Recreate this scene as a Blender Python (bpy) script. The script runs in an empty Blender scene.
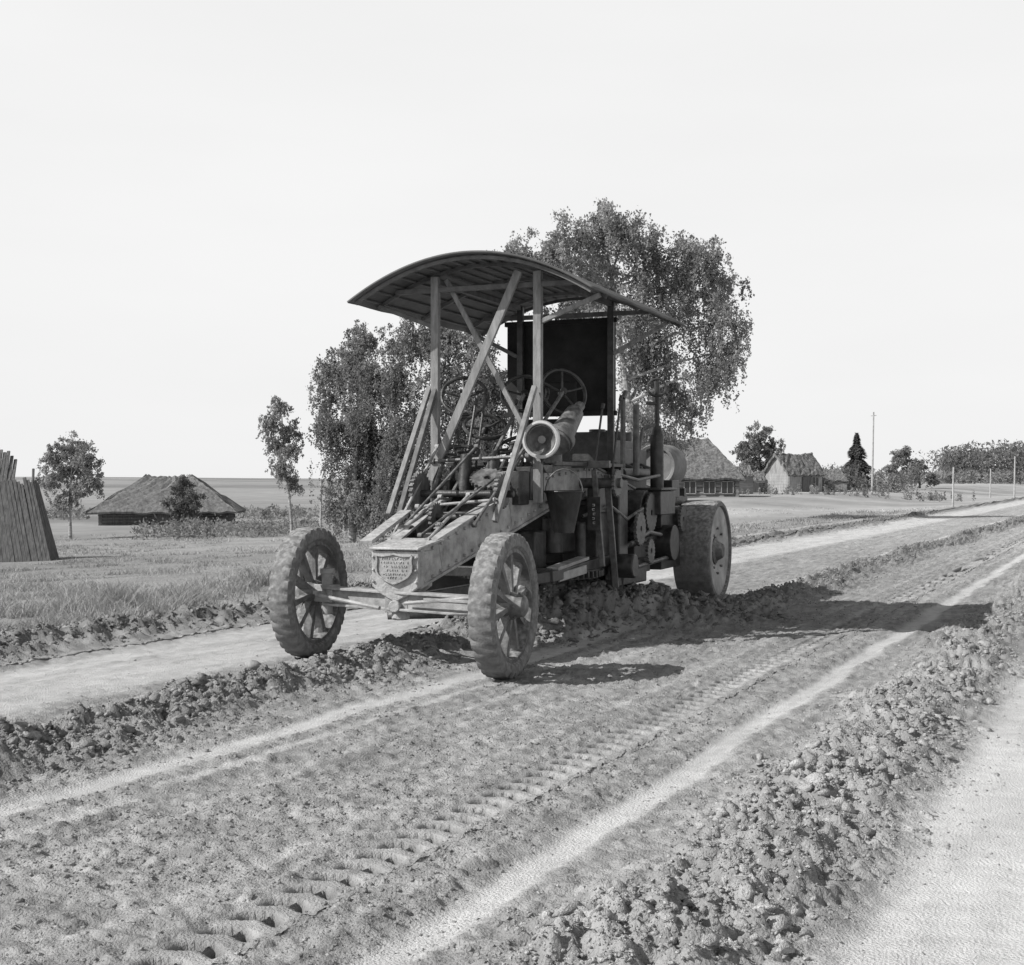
import bpy, bmesh, math, random
import numpy as np
from mathutils import Vector, Matrix
random.seed(7); rng=np.random.default_rng(7)
S=bpy.context.scene
S.view_settings.view_transform='Standard'; S.view_settings.look='None'; S.view_settings.exposure=0
COL=S.collection

# ------------------------------------------------------------------ noise
def _h(i,j,s):
    n=(i*374761393+j*668265263+s*1274126177)&0xffffffff
    n=((n^(n>>13))*1274126177)&0xffffffff
    n=n^(n>>16)
    return (n&0xffff)/65535.0
def vn(x,y,s=0):
    x=np.asarray(x,float); y=np.asarray(y,float)
    xi=np.floor(x).astype(np.int64); yi=np.floor(y).astype(np.int64)
    xf=x-xi; yf=y-yi; xf=xf*xf*(3-2*xf); yf=yf*yf*(3-2*yf)
    a=_h(xi,yi,s); b=_h(xi+1,yi,s); c=_h(xi,yi+1,s); d=_h(xi+1,yi+1,s)
    return (a*(1-xf)+b*xf)*(1-yf)+(c*(1-xf)+d*xf)*yf
def fbm(x,y,o=4,s=0):
    r=0;a=1;t=0
    for k in range(o):
        r=r+a*vn(x*2**k+17.3*k,y*2**k-9.1*k,s+k); t+=a; a*=.5
    return r/t
def ss(x,a,b):
    t=np.clip((np.asarray(x,float)-a)/(b-a),0,1); return t*t*(3-2*t)
CA,SA=math.cos(math.radians(25)),math.sin(math.radians(25))
def uv2w(u,v): return u*SA+v*CA, u*CA-v*SA
def w2uv(X,Y): return X*SA+Y*CA, X*CA-Y*SA

# ------------------------------------------------------------------ materials
def mat(name,c,rough=.85,var=.3,scale=6,bump=.3,bscale=40,metal=0,dust=0,attr=None,trans=0,stretch=None,bdist=.01,spec=.3,dcol=.45):
    m=bpy.data.materials.new(name); m.use_nodes=True; nt=m.node_tree; N=nt.nodes; L=nt.links
    b=N['Principled BSDF']; b.inputs['Roughness'].default_value=rough; b.inputs['Metallic'].default_value=metal
    b.inputs['Specular IOR Level'].default_value=spec
    tc=N.new('ShaderNodeTexCoord'); src=tc.outputs['Object']
    if stretch:
        mp=N.new('ShaderNodeMapping'); mp.inputs['Scale'].default_value=stretch; L.new(src,mp.inputs['Vector']); src=mp.outputs[0]
    no=N.new('ShaderNodeTexNoise'); no.inputs['Scale'].default_value=scale; no.inputs['Detail'].default_value=7; no.inputs['Roughness'].default_value=.65
    L.new(src,no.inputs['Vector'])
    r=N.new('ShaderNodeValToRGB'); lo=c*(1-var); hi=min(c*(1+var),.97)
    r.color_ramp.elements[0].position=.32; r.color_ramp.elements[0].color=(lo,lo,lo,1)
    r.color_ramp.elements[1].position=.68; r.color_ramp.elements[1].color=(hi,hi,hi,1)
    L.new(no.outputs[0],r.inputs[0]); out=r.outputs[0]
    if attr:
        at=N.new('ShaderNodeAttribute'); at.attribute_name=attr
        mx=N.new('ShaderNodeMix'); mx.data_type='RGBA'; mx.blend_type='MULTIPLY'; mx.inputs[0].default_value=1
        L.new(out,mx.inputs[6]); L.new(at.outputs['Color'],mx.inputs[7]); out=mx.outputs[2]
    if dust:
        g=N.new('ShaderNodeNewGeometry'); sp=N.new('ShaderNodeSeparateXYZ'); L.new(g.outputs['Normal'],sp.inputs[0])
        n2=N.new('ShaderNodeTexNoise'); n2.inputs['Scale'].default_value=scale*2.3; n2.inputs['Detail'].default_value=8; L.new(tc.outputs['Object'],n2.inputs['Vector'])
        a=N.new('ShaderNodeMath'); a.operation='MULTIPLY_ADD'; a.inputs[1].default_value=.6; a.inputs[2].default_value=.35; L.new(sp.outputs[2],a.inputs[0])
        q=N.new('ShaderNodeMapRange'); q.inputs[1].default_value=.4; q.inputs[2].default_value=.68; L.new(n2.outputs[0],q.inputs[0])
        mu=N.new('ShaderNodeMath'); mu.operation='MULTIPLY'; mu.use_clamp=True; L.new(a.outputs[0],mu.inputs[0]); L.new(q.outputs[0],mu.inputs[1])
        m3=N.new('ShaderNodeMath'); m3.operation='MULTIPLY'; m3.inputs[1].default_value=dust; L.new(mu.outputs[0],m3.inputs[0])
        mx=N.new('ShaderNodeMix'); mx.data_type='RGBA'; mx.inputs[7].default_value=(dcol,dcol,dcol,1)
        L.new(m3.outputs[0],mx.inputs[0]); L.new(out,mx.inputs[6]); out=mx.outputs[2]
    L.new(out,b.inputs['Base Color'])
    if bump:
        n3=N.new('ShaderNodeTexNoise'); n3.inputs['Scale'].default_value=bscale; n3.inputs['Detail'].default_value=6; L.new(src,n3.inputs['Vector'])
        bp=N.new('ShaderNodeBump'); bp.inputs['Strength'].default_value=bump; bp.inputs['Distance'].default_value=bdist
        L.new(n3.outputs[0],bp.inputs['Height']); L.new(bp.outputs[0],b.inputs['Normal'])
    if trans:
        t=N.new('ShaderNodeBsdfTranslucent'); L.new(out,t.inputs[0]); ms=N.new('ShaderNodeMixShader'); ms.inputs[0].default_value=trans
        L.new(b.outputs[0],ms.inputs[1]); L.new(t.outputs[0],ms.inputs[2]); L.new(ms.outputs[0],N['Material Output'].inputs[0])
    return m
M_road=mat('road_dirt',.97,.95,.18,9,1.0,95,attr='tone',bdist=.012,spec=.05)
M_clod=mat('clod_dirt',.95,.95,.3,50,1.0,130,attr='tone',bdist=.015,spec=.05)
M_ground=mat('field_grass',.95,.95,.2,.35,.5,3,attr='tone',bdist=.1,spec=.05)
M_blade=mat('grass_blades',.95,.8,.1,1,0,attr='tone',trans=.3,spec=.15)
M_leaf=mat('leaves',.95,.6,.15,1,0,attr='tone',trans=.45,spec=.3)
M_bark=mat('birch_bark',.3,.9,.7,3,.5,20,stretch=(1,1,3))
M_barkd=mat('dark_bark',.1,.9,.4,3,.5,20)
M_paint=mat('dusty_painted_steel',.26,.6,.45,6,.4,50,dust=.85,spec=.4,dcol=.52)
M_frame=mat('pale_frame_steel',.31,.6,.5,6,.5,40,dust=.8,spec=.4,dcol=.55)
M_nose=mat('pale_worn_casting',.34,.6,.45,10,.6,60,dust=.8,spec=.4,dcol=.56)
M_paintd=mat('dark_steel_shaded',.026,.45,.5,6,.3,50,dust=.35,spec=.5,dcol=.28)  # near-black steel; its colour also carries the shade inside the machine
M_rod=mat('worn_dark_rod',.09,.5,.5,8,.3,50,dust=.5,spec=.5)
M_wood=mat('weathered_beam',.23,.8,.35,6,.3,60,stretch=(4,4,.8),dust=.25)
M_brace=mat('dull_brace_steel',.11,.7,.35,6,.3,60,dust=.3)
M_roof=mat('roof_sheet',.10,.7,.35,1.6,.1,30)
M_rubber=mat('dusty_rubber',.16,.9,.3,12,.5,60,dust=.7,spec=.2,dcol=.48)
M_wheel=mat('wheel_casting',.12,.7,.4,9,.3,60,dust=.75,dcol=.5)
M_drum=mat('wheel_disc_dusty',.38,.8,.45,4,.3,50,dust=.5,dcol=.6)
M_tank=mat('tank_steel',.16,.6,.4,4,.3,50,dust=.5)
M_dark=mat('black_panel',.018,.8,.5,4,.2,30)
M_glass=mat('lamp_glass',.2,.15,.4,6,0,spec=.9)
M_chrome=mat('worn_bright_rim',.5,.4,.2,8,.1,60)
M_plank=mat('weathered_planks',.12,.9,.5,2.5,.6,30,stretch=(6,6,.6))
M_log=mat('log_wall',.2,.9,.45,1.5,.6,10,stretch=(.5,.5,5))
M_thatch=mat('thatch',.17,.95,.7,1.5,.9,9,stretch=(4,4,1.2),bdist=.08)
M_thatch2=mat('thatch_dark',.19,.95,.5,1.2,.9,9,stretch=(4,4,1.2),bdist=.08)
M_white=mat('pale_boards',.28,.9,.4,2,.4,20,stretch=(6,6,.6))
M_win=mat('window_glass',.03,.2,.2,3,0,spec=.6)
M_pole=mat('pole_wood',.4,.9,.3,4,.4,30)

# ------------------------------------------------------------------ mesh helpers
def fastmesh(name,verts,faces,mat_,tone=None,k=4,smooth=False):
    me=bpy.data.meshes.new(name)
    verts=np.asarray(verts,np.float32); faces=np.asarray(faces,np.int32)
    n=len(faces); k=faces.shape[1]
    me.vertices.add(len(verts)); me.vertices.foreach_set('co',verts.ravel())
    me.loops.add(n*k); me.loops.foreach_set('vertex_index',faces.ravel())
    me.polygons.add(n); me.polygons.foreach_set('loop_start',np.arange(n,dtype=np.int32)*k)
    me.update(calc_edges=True); me.validate()
    if smooth: me.polygons.foreach_set('use_smooth',np.ones(n,bool))
    if tone is not None:
        at=me.color_attributes.new('tone','FLOAT_COLOR','POINT')
        t=np.asarray(tone,np.float32); c=np.stack([t,t,t,np.ones_like(t)],1); at.data.foreach_set('color',c.ravel())
    me.materials.append(mat_)
    ob=bpy.data.objects.new(name,me); COL.objects.link(ob); return ob
def top(o,label,cat,group=None):
    o['label']=label; o['category']=cat
    if group:o['group']=group
    return o
def empty(name,loc,rz=0):
    o=bpy.data.objects.new(name,None); o.location=loc; o.rotation_euler[2]=rz; o.empty_display_size=.2; COL.objects.link(o); return o

class MB:
    def __init__(s): s.bm=bmesh.new()
    def beam(s,p1,p2,w,h,up=(0,0,1),w2=None,h2=None):
        p1=Vector(p1);p2=Vector(p2); d=(p2-p1).normalized(); up=Vector(up)
        if abs(d.dot(up))>.97: up=Vector((0,1,0)) if abs(d.y)<.9 else Vector((1,0,0))
        x=d.cross(up).normalized(); z=x.cross(d).normalized(); w2=w2 or w; h2=h2 or h
        vs=[]
        for p,a,b in((p1,w,h),(p2,w2,h2)):
            for sx,sz in((-1,-1),(1,-1),(1,1),(-1,1)): vs.append(s.bm.verts.new(p+x*sx*a/2+z*sz*b/2))
        for f in((3,2,1,0),(4,5,6,7),(0,1,5,4),(1,2,6,5),(2,3,7,6),(3,0,4,7)): s.bm.faces.new([vs[i] for i in f])
        return s
    def box(s,c,sz): 
        c=Vector(c); return s.beam(c-Vector((0,sz[1]/2,0)),c+Vector((0,sz[1]/2,0)),sz[0],sz[2])
    def cyl(s,p1,p2,r,r2=None,n=14,cap=True):
        p1=Vector(p1);p2=Vector(p2); r2=r if r2 is None else r2; d=(p2-p1).normalized()
        a=d.orthogonal().normalized(); b=d.cross(a)
        A=[s.bm.verts.new(p1+(a*math.cos(t)+b*math.sin(t))*r) for t in [2*math.pi*i/n for i in range(n)]]
        B=[s.bm.verts.new(p2+(a*math.cos(t)+b*math.sin(t))*r2) for t in [2*math.pi*i/n for i in range(n)]]
        for i in range(n): s.bm.faces.new((A[i],A[(i+1)%n],B[(i+1)%n],B[i]))
        if cap: s.bm.faces.new(A[::-1]); s.bm.faces.new(B)
        return s
    def tube(s,pts,r,n=8):
        for i in range(len(pts)-1): s.cyl(pts[i],pts[i+1],r,n=n)
        return s
    def torus(s,c,nrm,R,r,n=32,k=8):
        c=Vector(c); d=Vector(nrm).normalized(); a=d.orthogonal().normalized(); b=d.cross(a); rings=[]
        for i in range(n):
            t=2*math.pi*i/n; rd=a*math.cos(t)+b*math.sin(t)
            rings.append([s.bm.verts.new(c+rd*(R+r*math.cos(q))+d*r*math.sin(q)) for q in [2*math.pi*j/k for j in range(k)]])
        for i in range(n):
            for j in range(k): s.bm.faces.new((rings[i][j],rings[(i+1)%n][j],rings[(i+1)%n][(j+1)%k],rings[i][(j+1)%k]))
        return s
    def lathe(s,c,ax,prof,n=48,closed=True,mod=None):
        c=Vector(c); d=Vector(ax).normalized(); a=d.orthogonal().normalized(); b=d.cross(a); rings=[]
        for i in range(n):
            t=2*math.pi*i/n; rd=a*math.cos(t)+b*math.sin(t)
            rings.append([s.bm.verts.new(c+rd*max(r+(mod(i,j) if mod else 0),.0005)+d*x) for j,(x,r) in enumerate(prof)])
        m=len(prof); rg=m if closed else m-1
        for i in range(n):
            for j in range(rg): s.bm.faces.new((rings[i][j],rings[(i+1)%n][j],rings[(i+1)%n][(j+1)%m],rings[i][(j+1)%m]))
        return s
    def gear(s,c,ax,R,w,teeth=20):
        c=Vector(c); s.lathe(c,ax,[(-w/2,.03),(-w/2,R),(w/2,R),(w/2,.03)],n=teeth*4,mod=lambda i,j:(.018 if i%4<2 else 0) if j in(1,2) else 0); return s
    def poly(s,pts,th=(0,0,0)):
        A=[s.bm.verts.new(Vector(p)) for p in pts]
        B=[s.bm.verts.new(Vector(p)+Vector(th)) for p in pts]; n=len(A)
        s.bm.faces.new(A); s.bm.faces.new(B[::-1])
        for i in range(n): s.bm.faces.new((A[i],B[i],B[(i+1)%n],A[(i+1)%n]))
        return s
    def done(s,name,m,parent=None,bevel=0,smooth=True,loc=None,rot=None):
        bmesh.ops.recalc_face_normals(s.bm,faces=s.bm.faces)
        me=bpy.data.meshes.new(name); s.bm.to_mesh(me); s.bm.free()
        me.materials.append(m)
        if smooth:
            me.polygons.foreach_set('use_smooth',[True]*len(me.polygons))
            me.set_sharp_from_angle(angle=math.radians(35))
        o=bpy.data.objects.new(name,me); COL.objects.link(o)
        if parent: o.parent=parent
        if loc: o.location=loc
        if rot: o.rotation_euler=rot
        if bevel:
            b=o.modifiers.new('b','BEVEL'); b.width=bevel; b.segments=2; b.limit_method='ANGLE'; b.angle_limit=math.radians(50)
        return o

# ------------------------------------------------------------------ terrain
def terr(X,Y):
    X=np.asarray(X,float);Y=np.asarray(Y,float)
    u,v=w2uv(X,Y); t=np.maximum(0,-9.5-v)
    z=-2.0*(1-np.exp(-t/25))
    z=z+ss(Y,130,520)*1.95*ss(t,0,60)+ss(Y,300,900)*ss(-X,30,300)*3.6
    R=ss(X,4,13)*ss(Y,45,85)*ss(t,0,12)
    z=z*(1-R)+R*np.minimum(.05+.0031*Y,1.15)
    z=z+(fbm(X*.25,Y*.25,3,5)-.5)*.16*ss(t,.3,4)+.16*np.exp(-((t-1.8)/1.0)**2)*(Y<60)
    z=z-.16*ss(v,-9.75,-9.2)*(1-ss(v,2.6,3.2))
    return z
def tz(X,Y): return float(terr(X,Y))
us=np.concatenate([np.linspace(-30,4,20),4+np.cumsum(np.geomspace(.25,60,230))])
vs_=np.concatenate([-9.9-np.cumsum(np.geomspace(.25,50,160))[::-1],np.linspace(-9.8,-9.1,8),np.linspace(-8,2.4,8),np.linspace(2.5,3.3,5),3.5+np.cumsum(np.geomspace(.4,50,60))])
U,V=np.meshgrid(us,vs_,indexing='ij'); X,Y=uv2w(U,V); Z=terr(X,Y)
def gridfaces(a,b):
    i=np.arange(a-1)[:,None]; j=np.arange(b-1)[None,:]; q=(i*b+j)
    return np.stack([q,q+1,q+b+1,q+b],-1).reshape(-1,4)[:,::-1]
def gtone(X,Y):
    t=.29+.24*(fbm(X*.06,Y*.1,4,21)-.4)*(1-.6*ss(Y,100,250))+.12*(fbm(X*1.2,Y*1.2,3,8)-.5)
    band=fbm(X*.004,Y*.012,3,33)
    t=t+.10*ss(Y,80,140)*(ss(band,.35,.65)-.3)
    t=t+.15*ss(X,5,12)*ss(Y,38,55)*(.3+.7*ss(fbm(X*.08,Y*.2,3,77),.3,.6))
    return t
ob=fastmesh('ground',np.stack([X,Y,Z],-1).reshape(-1,3),gridfaces(*U.shape),M_ground,gtone(X,Y).ravel(),smooth=True)
ob['kind']='structure'

# ------------------------------------------------------------------ road
vc1=lambda u:-5.45+1.45*ss(u,12.0,14.6)-.1*ss(u,18,25)+.25*ss(u,25,50)+(vn(u*.7,u*0+3,91)-.5)*.3
vc2=lambda u:-1.32-(vn(u*.8,u*0+7,92)-.5)*.2
vc3=lambda u:-8.75+.6*ss(u,15,35)+(vn(u*.6,u*0+1,93)-.5)*.4
def windrow(u,v):
    A=.10+.28*ss(u,10.6,12.0)*(1-ss(u,12.9,14.3))
    w=.29+.28*ss(u,10.6,12.0)*(1-ss(u,13,15))
    w1=A*np.exp(-((v-vc1(u))/w)**2)
    w2=.055*np.exp(-np.abs((v-vc2(u))/.33)**3)
    w3=.11*np.exp(-((v-vc3(u))/.33)**2)
    return w1,w2,w3
def smoothmask(u,v):
    vv=v+(fbm(u*1.5,v*1.5,3,55)-.5)*.12
    brk=.3+.7*ss(fbm(u*2.2,v*5,4,56),.3,.55)
    m=np.exp(-((vv+2.07)/.095)**4)*(.8+.2*brk)
    m=np.maximum(m,np.exp(-((vv+4.5)/.11)**4)*(.65+.3*brk))
    m=np.maximum(m,.55*np.exp(-((vv+4.2)/.06)**4)*brk)
    m=np.maximum(m,.4*np.exp(-((vv+3.85)/.05)**4)*brk)
    m=np.maximum(m,.3*np.exp(-((vv+2.36)/.05)**4)*brk)
    m=np.maximum(m,.3*np.exp(-((vv+3.05)/.05)**4)*brk)
    m=np.maximum(m,.85*ss(vv,-8.05,-7.75)*(1-ss(vv,-6.6,-6.2))*(.55+.45*brk))
    m=np.maximum(m,ss(vv,-.96,-.74))
    return m
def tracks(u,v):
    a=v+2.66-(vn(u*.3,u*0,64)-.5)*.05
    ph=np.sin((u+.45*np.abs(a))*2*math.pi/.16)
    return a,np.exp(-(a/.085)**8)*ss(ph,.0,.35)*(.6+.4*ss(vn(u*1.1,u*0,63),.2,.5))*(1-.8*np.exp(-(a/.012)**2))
def rh(u,v):
    w1,w2,w3=windrow(u,v); W=w1+w2+w3; m=smoothmask(u,v)
    wm=np.clip(W/.05,0,1)
    n=fbm(u*7,v*7,4,11); n2=fbm(u*30,v*30,2,12); n3=vn(u*17,v*17,13)
    a,lg=tracks(u,v); near=np.exp(-(a/.13)**6)
    z=W*(.4+1.2*n)
    z=z+(1-m)*(1-.85*near)*(.034*(n-.5)+.030*(n2-.5)+.028*np.abs(n3-.5))*(1+2.0*wm)
    z=z-m*.014+m*.007*(fbm(u*3,v*9,3,14)-.5)+m*.006*(vn(u*.4,v*22,15)-.5)
    z=z+.010*(vn(u*.25,v*6,61)-.5)*2
    z=z-.045*lg-.006*near
    z=z-.25*(1-ss(v,-9.75,-9.5))-.25*ss(v,2.8,3.0)
    return z
ur=np.concatenate([np.linspace(-5,2.6,40),2.65*np.exp(np.arange(0,1.5,.0032)),2.65*np.exp(1.5+np.arange(0,1.65,.0065)),np.geomspace(66,900,120)])
vr=np.concatenate([np.arange(-9.8,-8,.05),np.arange(-8,-4.8,.027),np.arange(-4.8,-2.85,.018),np.arange(-2.85,-2.48,.010),np.arange(-2.48,-.6,.0165),np.arange(-.6,3.05,.05)])
U,V=np.meshgrid(ur,vr,indexing='ij'); Z=rh(U,V); X,Y=uv2w(U,V)
m=smoothmask(U,V); w1,w2,w3=windrow(U,V); W1=np.clip((w1+w3)/.07,0,1); W2=np.clip(w2/.05,0,1)
n=fbm(U*4,V*4,4,31); nf=fbm(U*14,V*14,3,36)
base=.35+.14*(n-.5)+.26*(nf-.5)+.12*(fbm(U*.5,V*3,3,32)-.5)
tone=base*(1-m)+m*(.61+.18*(fbm(U*1.2,V*3.5,4,34)-.5)+.14*(nf-.5))
tone=tone+.06*ss(V,-.95,-.6)
tone=tone*(1-W1*.25)
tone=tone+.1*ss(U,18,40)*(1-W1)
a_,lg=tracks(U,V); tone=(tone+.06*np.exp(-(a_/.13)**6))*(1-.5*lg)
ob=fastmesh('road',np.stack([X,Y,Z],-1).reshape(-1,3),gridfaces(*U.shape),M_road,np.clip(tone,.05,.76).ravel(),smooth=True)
ob['kind']='structure'

# ------------------------------------------------------------------ clods
def icov(sub):
    b=bmesh.new(); bmesh.ops.create_icosphere(b,subdivisions=sub,radius=1); b.verts.ensure_lookup_table()
    v=np.array([x.co[:] for x in b.verts]); f=np.array([[q.index for q in p.verts] for p in b.faces]); b.free(); return v,f
ICO={1:icov(1),2:icov(2)}
def rand_rot(n):
    q=rng.normal(size=(n,4)); q/=np.linalg.norm(q,axis=1)[:,None]; w,x,y,z=q.T
    return np.stack([1-2*(y*y+z*z),2*(x*y-z*w),2*(x*z+y*w),2*(x*y+z*w),1-2*(x*x+z*z),2*(y*z-x*w),2*(x*z-y*w),2*(y*z+x*w),1-2*(x*x+y*y)],1).reshape(n,3,3)
def clods(u,v,size,sub,t0,t1,name,sink=-.15):
    bv,bf=ICO[sub]; n=len(u); nv=len(bv)
    P=np.repeat(bv[None],n,0).copy(); R=np.ones((n,nv))
    for k in range(6):   # planar chips give angular lumps
        d=rng.normal(size=(n,3)); d/=np.linalg.norm(d,axis=1)[:,None]; dt=np.einsum('vj,nj->nv',bv,d)
        cut=rng.uniform(.35,.8,(n,1)); R=np.where(dt*R>cut,cut/np.maximum(dt,.05),R)
    R*=(1+.20*rng.normal(size=(n,nv)).clip(-1.5,1.7))
    P=P*np.maximum(R,.25)[:,:,None]*rng.uniform(.6,1.5,size=(n,1,3))
    P=np.einsum('nij,nvj->nvi',rand_rot(n),P)*size[:,None,None]*1.15
    P[:,:,2]*=.7
    X,Y=uv2w(u,v); Z=rh(u,v)+size*sink
    P+=np.stack([X,Y,Z],1)[:,None,:]
    F=(bf[None]+(np.arange(n)*nv)[:,None,None]).reshape(-1,3)
    tone=np.repeat(rng.uniform(t0,t1,n),nv)*rng.uniform(.88,1.12,n*nv)
    o=fastmesh(name,P.reshape(-1,3),F,M_clod,tone,smooth=False)
    o['kind']='stuff'; o['label']='loose lumps of dug dirt lying on the road'; return o
def rowpos(n,u0,u1,vcf,w,lim=2.2):
    x=rng.uniform(0,1,n); u=u0*(u1/u0)**x
    g=rng.normal(size=n).clip(-lim,lim)
    return u,vcf(u)+g*w*(1+.7*(vn(u*2.5,u*0+5,71)-.5))
def szs(n,a,b,p=3.2): return a*(b/a)**(rng.uniform(0,1,n)**p)
def keep(u,v,*a):
    k=rng.uniform(0,1,len(u))<.08+1.0*ss(fbm(u*3,v*3,3,72),.36,.66); return (u[k],v[k])+tuple(q[k] for q in a)
n_=8500; u,v=rowpos(n_,2.6,15,vc2,.19,2.1); s=szs(n_,.006,.036,2.6); u,v,s=keep(u,v,s); clods(u,v,s,2,.38,.6,'dirt_clods_near')
n_=44000; u,v=rowpos(n_,2.6,30,vc2,.23,2.5); clods(u,v,szs(n_,.003,.012,2.2),1,.38,.62,'dirt_crumbs_near')
n_=9000; u,v=rowpos(n_,4,16,vc1,.19,2.4); s=szs(n_,.007,.042,2.8); u,v,s=keep(u,v,s); clods(u,v,s,2,.28,.48,'dirt_clods_windrow')
n_=34000; u,v=rowpos(n_,5,60,vc1,.26,2.4); clods(u,v,szs(n_,.005,.023,2.4),1,.28,.5,'dirt_clods_far')
n_=5000; u=rng.uniform(10.8,14.2,n_); v=vc1(u)+rng.normal(size=n_)*.38; clods(u,v,szs(n_,.010,.055),2,.18,.36,'dirt_clods_pile')
n_=17000; u,v=rowpos(n_,6,60,vc3,.24); clods(u,v,szs(n_,.007,.034,2.6),1,.24,.44,'dirt_clods_edge')
n=60000; x=rng.uniform(0,1,n); u=2.6*(24/2.6)**x; v=rng.uniform(-4.9,-2.1,n); k=(smoothmask(u,v)<.5)&(rng.uniform(0,1,n)<.2+.8*ss(fbm(u*2,v*2,3,9),.33,.58))&(np.abs(v+2.66)>.11); u=u[k];v=v[k]
clods(u,v,szs(len(u),.003,.013,2.2),1,.3,.52,'dirt_crumbs_road')
n=9000; x=rng.uniform(0,1,n); u=2.6*(30/2.6)**x; v=rng.uniform(-8.2,.8,n); k=np.abs(v+2.66)>.1; u=u[k]; v=v[k]
clods(u,v,szs(len(u),.003,.014,2.6),1,.34,.6,'dirt_crumbs_scattered')

# ------------------------------------------------------------------ grass
def grass(name,X,Y,h,wd,t):
    n=len(X); Z=terr(X,Y)-.02
    a=rng.uniform(0,2*math.pi,n); lean=rng.uniform(.2,1.3,n)*h; b=rng.uniform(0,2*math.pi,n)
    B=np.stack([X,Y,Z],1); sx=np.stack([np.cos(a),np.sin(a),0*a],1)*wd[:,None]/2
    mid=B+np.stack([np.cos(b)*lean*.35,np.sin(b)*lean*.35,h*.6],1); tip=B+np.stack([np.cos(b)*lean,np.sin(b)*lean,h],1)
    P=np.stack([B-sx,B+sx,mid+sx*.7,mid-sx*.7,tip+sx*.12,tip-sx*.12],1).reshape(-1,3)
    i=np.arange(n)[:,None]*6; F=np.concatenate([i+np.array([[0,1,2,3]]),i+np.array([[3,2,4,5]])],0)
    o=fastmesh(name,P,F,M_blade,np.repeat(t,6)); o['kind']='stuff'; o['label']='rough uncut meadow grass beside the road'; return o
n=380000
Yg=11*(75/11)**rng.uniform(0,1,n); Xg=rng.uniform(-.43,.42,n)*Yg
ug,vg=w2uv(Xg,Yg); k=(vg<-9.3+.7*(fbm(ug*1.5,ug*0,3,3)-.5)); Xg,Yg,vg,ug=Xg[k],Yg[k],vg[k],ug[k]
pt=fbm(Xg*.6,Yg*.6,4,66); tuft=fbm(Xg*2.6,Yg*2.6,3,67); edge=1-ss(-9.5-vg,1.2,4.5); right=ss(Xg,2,8)*ss(Yg,25,40)
h=(.025+.10*ss(pt,.45,.7)*ss(tuft,.4,.65)+.11*edge*ss(tuft,.42,.62))*rng.uniform(.4,1.5,len(Xg))*(1-.5*right); wd=.004+.0006*Yg
t=gtone(Xg,Yg)*1.12+rng.uniform(-.05,.15,len(Xg))-.04*edge-.06*ss(pt,.45,.7)+.45*(tuft-.5)
grass('meadow_grass',Xg,Yg,h,wd,np.clip(t,.08,.7))

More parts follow.
